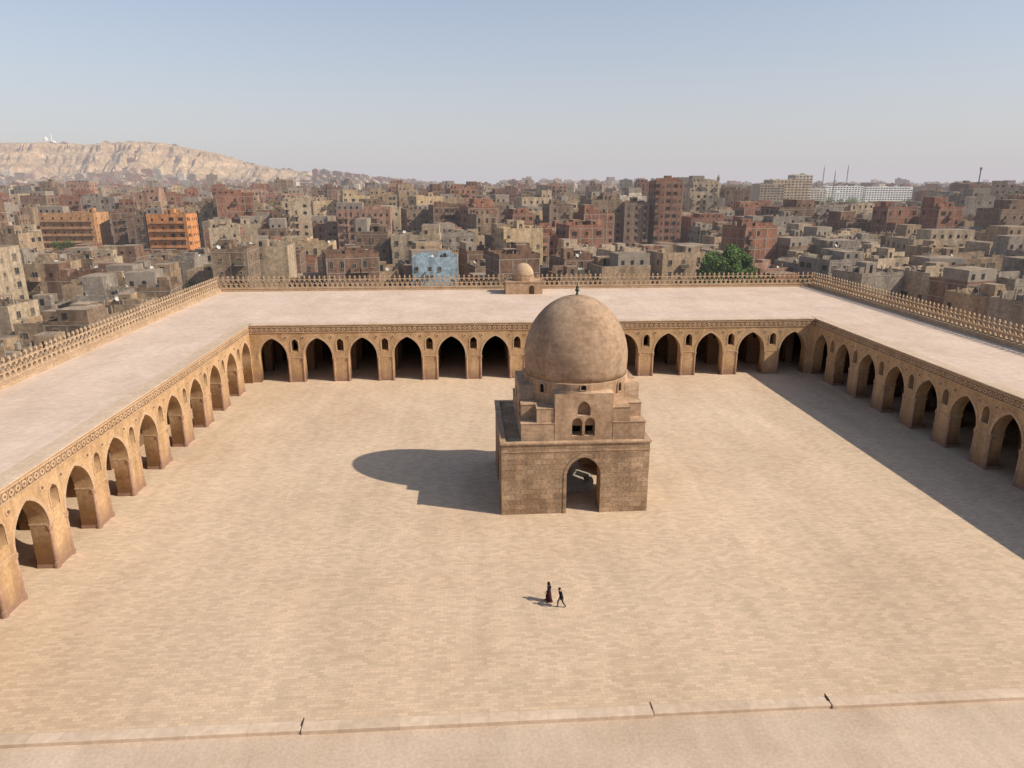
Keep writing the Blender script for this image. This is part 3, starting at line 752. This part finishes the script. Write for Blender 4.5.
def mast(x, y, h, lat, label):
    root = bpy.data.objects.new('radio_mast' if lat else 'floodlight_pole', None); COL.objects.link(root); root.location = (x, y, -4.3)
    root['label'] = label; root['category'] = 'mast'
    mb = MB()
    if lat:
        for k in range(4):
            a = k*math.pi/2+.78; n = 12
            for j in range(n):
                z0, z1_ = h*j/n, h*(j+1)/n; r0, r1 = 1.3*(1-z0/h)+.35, 1.3*(1-z1_/h)+.35
                p = [(r0*math.cos(a),r0*math.sin(a),z0),(r0*math.cos(a)+.33,r0*math.sin(a),z0),(r1*math.cos(a)+.33,r1*math.sin(a),z1_),(r1*math.cos(a),r1*math.sin(a),z1_)]
                mb.quad(*p); b = a+math.pi/2
                mb.quad((r0*math.cos(a),r0*math.sin(a),z0),(r0*math.cos(a),r0*math.sin(a),z0+.3),(r1*math.cos(b),r1*math.sin(b),z1_+.3),(r1*math.cos(b),r1*math.sin(b),z1_))
        add('lattice', mb.mesh('lattice',[M_mast]), root)
        mb = MB(); mb.lathe([(.25,h*.93),(.15,h+4)],6); add('antenna', mb.mesh('antenna',[M_mast]), root)
    else:
        mb.lathe([(.7,0),(.5,h)],8); add('pole', mb.mesh('pole',[M_mast]), root)
        mb = MB(); mb.box(-.8,-.5,h-1.8,.8,.5,h+.8); add('lamp_head', mb.mesh('lamp_head',[M_mast]), root)
mast(493, 670, 49, False, 'tall steel floodlight pole above trees')
mast(527, 1010, 50, True, 'dark steel lattice radio mast behind white building')
mast(553, 1095, 58, True, 'tall steel lattice radio mast behind white building')
mast(591, 1095, 60, True, 'steel lattice mast with antennas on skyline')

# ------------------------------------------------------------------ trees
def tree_meshes(h, cr, seed, leaves):
    rg = random.Random(seed); tk = MB()
    ch = min(h*.7, cr*1.9); cz = h-ch/2
    def limb(p, q, r0, r1):
        p, q = Vector(p), Vector(q); z = (q-p).normalized(); x = z.orthogonal().normalized(); y = z.cross(x); i = len(tk.v)
        for c, r in ((p,r0),(q,r1)):
            for k in range(7):
                a = k*2*math.pi/7; v = c+x*r*math.cos(a)+y*r*math.sin(a); tk.v.append(tuple(v))
        for k in range(7): tk.f.append((i+k,i+(k+1)%7,i+7+(k+1)%7,i+7+k)); tk.m.append(0)
    limb((0,0,-.2),(.1,.1,h*.3),h*.03,h*.022); limb((.1,.1,h*.3),(0,.2,h*.6),h*.022,h*.012)
    cl = []
    for k in range(26):
        a = rg.uniform(0, 6.28); rr_ = cr*rg.uniform(.15,.85)**.7; zz = rg.uniform(-.42,.36)*ch
        sc = math.sqrt(max(.15,1-(zz/(ch*.55))**2)); c = Vector((rr_*math.cos(a)*sc, rr_*math.sin(a)*sc, cz+zz)); cl.append((c, cr*rg.uniform(.2,.38)))
        if k % 2 == 0: limb((0,.1,h*rg.uniform(.28,.5)), c, h*.011, h*.003)
    cw = MB()
    for k in range(leaves):
        c, r = rg.choice(cl); v = Vector((rg.gauss(0,1),rg.gauss(0,1),rg.gauss(0,1))).normalized()*r*rg.uniform(.55,1.1)
        p = c+v; s = cr*rg.uniform(.03,.06)
        a = Vector((rg.gauss(0,1),rg.gauss(0,1),rg.gauss(0,1))).normalized(); b = a.orthogonal().normalized()
        m = 0 if (v.z > 0 and rg.random() < .8) else 1  # clump tops mostly painted lit, undersides painted shaded
        cw.quad(tuple(p-a*s),tuple(p-b*s*.7),tuple(p+a*s),tuple(p+b*s*.7),m)
    return tk.mesh('trunk',[M_bark]), cw.mesh('crown',[M_leaf1,M_leaf2])
TM = [tree_meshes(10, 4.6, 1, 2600), tree_meshes(10, 4.0, 2, 2200), tree_meshes(10, 4.3, 5, 9000)]
for i, (x,y,h,cr) in enumerate(TREES):
    tm_, cm = TM[2] if i == 0 else TM[i % 2]
    b = 4.6 if tm_ is TM[0][0] else 4.0 if tm_ is TM[1][0] else 4.3
    root = bpy.data.objects.new('tree', None); COL.objects.link(root); root.location = (x,y,-4.3)
    root['label'] = 'large dense green broadleaf tree rising behind crenellated wall' if i == 0 else 'dusty green street tree standing between houses'
    root['category'] = 'tree'; root['group'] = 'trees among the houses'
    root.scale = (cr/b, cr/b, h/10); root.rotation_euler = (0,0,i*1.3)
    add('trunk', tm_, root); add('crown', cm, root)
cw = MB(); rg = random.Random(9)
for k in range(300):
    if k < 200: f = rg.uniform(450, 1400); s = rg.uniform(.34, .82)
    else: f = rg.uniform(350, 1500); s = rg.uniform(-.7, .8)
    x = s*f; y = f; r0 = rg.uniform(4, 9)
    base = 11 if k < 200 else 8
    if zlim(x, y) < 50: base = 3; r0 = min(r0, 6)
    for j in range(80):
        v = Vector((rg.gauss(0,1),rg.gauss(0,1),rg.gauss(0,.8))).normalized()*r0*rg.uniform(.5,1.1); p = Vector((x,y,base+rg.uniform(-2,2)+r0*.4))+v; sz = rg.uniform(.7,1.5)
        a = Vector((rg.gauss(0,1),rg.gauss(0,1),rg.gauss(0,1))).normalized(); b = a.orthogonal().normalized()
        cw.quad(tuple(p-a*sz),tuple(p-b*sz),tuple(p+a*sz),tuple(p+b*sz),0 if v.z > 0 else 1)  # upper leaves get the painted lit tone, lower ones the shaded
add('tree', cw.mesh('tree_belt',[M_leaf1,M_leaf2]), kind='stuff', label='distant belt of dusty green trees between buildings', category='tree')

# ------------------------------------------------------------------ people
def cloth(name, c): return make_mat(name, c, tuple(v*1.4 for v in c), s=5, fine=30, bump=0)
M_skin = cloth('skin', (0.32, 0.18, 0.12)); M_black = cloth('black_cloth', (0.012, 0.012, 0.014)); M_red = cloth('dark_red_cloth', (0.05, 0.015, 0.017)); M_hair = cloth('dark_hair', (0.01, 0.008, 0.007))
M_jeans = cloth('dark_trousers', (0.02, 0.022, 0.03))
def person(loc, rz, lean, top, legs, skirt, label):
    L = lambda z: (z-.92)*lean if z > .92 else 0
    J = {'pel':((0,0,.92),(.15,.11)),'spi':((0,L(1.15),1.15),(.13,.10)),'che':((0,L(1.34),1.34),(.17,.12)),'nek':((0,L(1.46)+.01,1.46),(.055,.055)),
         'hea':((0,L(1.56)+.04,1.54),(.08,.09)),'cro':((0,L(1.64)+.05,1.62),(.075,.085))}
    E = [('pel','spi'),('spi','che'),('che','nek'),('nek','hea'),('hea','cro')]
    for s, n in ((-1,'l'),(1,'r')):
        st = .22*s
        J.update({'sh'+n:((s*.19,L(1.38),1.38),(.06,.06)),'el'+n:((s*.26,L(1.12)-.04-st*.3,1.12),(.045,.045)),'wr'+n:((s*.25,L(1.0)+.08-st*.6,.91),(.03,.03)),'ha'+n:((s*.245,L(1.0)+.11-st*.6,.84),(.035,.02)),
         'hi'+n:((s*.09,0,.86),(.09,.095)),'kn'+n:((s*.1,.08+st*.7,.49),(.065,.065)),'an'+n:((s*.1,st*1.3-.05,.09),(.042,.045)),'to'+n:((s*.11,st*1.3+.13,.035),(.04,.03))})
        E += [('che','sh'+n),('sh'+n,'el'+n),('el'+n,'wr'+n),('wr'+n,'ha'+n),('pel','hi'+n),('hi'+n,'kn'+n),('kn'+n,'an'+n),('an'+n,'to'+n)]
        for fi, (dx, ln) in enumerate(((-.028,.075),(-.01,.085),(.01,.08),(.026,.065))):
            b = J['ha'+n][0]; J['f%s%d' % (n,fi)] = ((b[0]+dx, b[1]+.015, b[2]-ln),(.009,.009)); E.append(('ha'+n,'f%s%d' % (n,fi)))
        b = J['wr'+n][0]; J['th'+n] = ((b[0]-s*.03, b[1]+.06, b[2]-.07),(.01,.01)); E.append(('ha'+n,'th'+n))
    keys = list(J); me = bpy.data.meshes.new('person'); me.from_pydata([J[k][0] for k in keys], [(keys.index(a),keys.index(b)) for a,b in E], [])
    ob = bpy.data.objects.new('person_tmp', me); COL.objects.link(ob)
    sk = ob.modifiers.new('s','SKIN'); sb = ob.modifiers.new('u','SUBSURF'); sb.levels = 1
    for k, v in zip(keys, me.skin_vertices[0].data): v.radius = J[k][1]; v.use_root = (k == 'pel')
    bpy.context.view_layer.update()
    bm_ = bpy.data.meshes.new_from_object(ob.evaluated_get(bpy.context.evaluated_depsgraph_get())); bpy.data.objects.remove(ob)
    bm_.materials.clear()
    for m in (M_skin, top, legs): bm_.materials.append(m)
    for p in bm_.polygons:
        z = p.center.z; p.use_smooth = True
        p.material_index = 0 if (z > 1.45 or (z < .95 and abs(p.center.x) > .2)) else (1 if z > .9 else 2)
    o = add('person', bm_, None, loc, rz, label=label, category='person')
    mb = MB(); n = 18; rings = [(1.43,.10,.085),(1.38,.2,.125),(1.2,.175,.135),(1.02,.16,.13),(.88,.19,.16)]
    if skirt: rings += [(.6,.21,.2),(.3,.24,.24),(.12,.26,.27)]
    else: rings += [(.74,.2,.17)]
    for z, rx, ry in rings:
        for k in range(n):
            a = 2*math.pi*k/n; w = 1+.05*math.sin(k*4) if z < .7 else 1
            mb.v.append((rx*w*math.cos(a), ry*w*math.sin(a)+L(z), z))
    for r in range(len(rings)-1):
        for k in range(n): mb.f.append((r*n+k,(r+1)*n+k,(r+1)*n+(k+1)%n,r*n+(k+1)%n)); mb.m.append(1 if (skirt and rings[r+1][0] < .9) else 0)
    add('robe' if skirt else 'jacket', mb.mesh('garment',[top, legs],True), o)
    mb = MB(); y0 = L(1.58)+.035
    mb.lathe([(.105,1.47),(.112,1.54),(.115,1.6),(.1,1.67),(.06,1.71),(.01,1.725)] if skirt else [(.07,1.55),(.1,1.58),(.105,1.63),(.085,1.68),(.04,1.71),(.01,1.715)],14,0,y0-.02)
    add('headscarf' if skirt else 'hair', mb.mesh('headwear',[M_black if skirt else M_hair],True), o)
person((5.9,47.1,0.0), rad(70), .03, M_black, M_red, True, 'person in black scarf and long dark red skirt walking')
person((6.75,46.3,0.0), rad(100), .22, M_black, M_jeans, False, 'person in black clothes leaning forward mid-stride')

# ------------------------------------------------------------------ light, sky, camera
d = Vector((-1.12, .40, -1)).normalized()
sl = bpy.data.lights.new('sun', 'SUN'); sl.energy = 5.0; sl.angle = rad(.5); sl.color = (1, .925, .81)
so = bpy.data.objects.new('sun', sl); COL.objects.link(so); so.rotation_euler = d.to_track_quat('-Z', 'Y').to_euler()
w = bpy.data.worlds.new('World'); scene.world = w; w.use_nodes = True
nt = w.node_tree; bg = nt.nodes['Background']; N = nt.nodes; Lk = nt.links
sky = N.new('ShaderNodeTexSky'); sky.sky_type = 'NISHITA'; sky.sun_disc = False
sky.sun_elevation = rad(40); sky.sun_rotation = math.atan2(1.12, -.40)
sky.air_density = 1.0; sky.dust_density = 1.0; sky.ozone_density = 1.0; sky.altitude = 50
tc = N.new('ShaderNodeTexCoord'); sp = N.new('ShaderNodeSeparateXYZ'); Lk.new(tc.outputs['Generated'], sp.inputs[0])
ab = N.new('ShaderNodeMath'); ab.operation = 'ABSOLUTE'; Lk.new(sp.outputs['Z'], ab.inputs[0])
dv = N.new('ShaderNodeMath'); dv.operation = 'DIVIDE'; dv.inputs[1].default_value = -0.25; Lk.new(ab.outputs[0], dv.inputs[0])
ex = N.new('ShaderNodeMath'); ex.operation = 'EXPONENT'; Lk.new(dv.outputs[0], ex.inputs[0])
ml = N.new('ShaderNodeMath'); ml.operation = 'MULTIPLY'; ml.inputs[1].default_value = .97; Lk.new(ex.outputs[0], ml.inputs[0])
mx = N.new('ShaderNodeMixRGB'); Lk.new(ml.outputs[0], mx.inputs['Fac']); Lk.new(sky.outputs[0], mx.inputs['Color1'])
ST_ = 0.145
mx.inputs['Color2'].default_value = (0.585/ST_, 0.56/ST_, 0.595/ST_, 1)
Lk.new(mx.outputs[0], bg.inputs['Color']); bg.inputs['Strength'].default_value = ST_
cam = bpy.data.cameras.new('camera'); co = bpy.data.objects.new('camera', cam); COL.objects.link(co)
cam.sensor_width = 36; cam.lens = 700/1024*36; cam.clip_end = 60000; cam.clip_start = .5
co.location = (0, 0, 31.1); co.rotation_euler = (rad(90-16.02), 0, rad(-3.7))
scene.camera = co
scene.view_settings.view_transform = 'Standard'; scene.view_settings.look = 'None'; scene.view_settings.exposure = 0
print('individual buildings', n_ind, 'cands', len(cands))
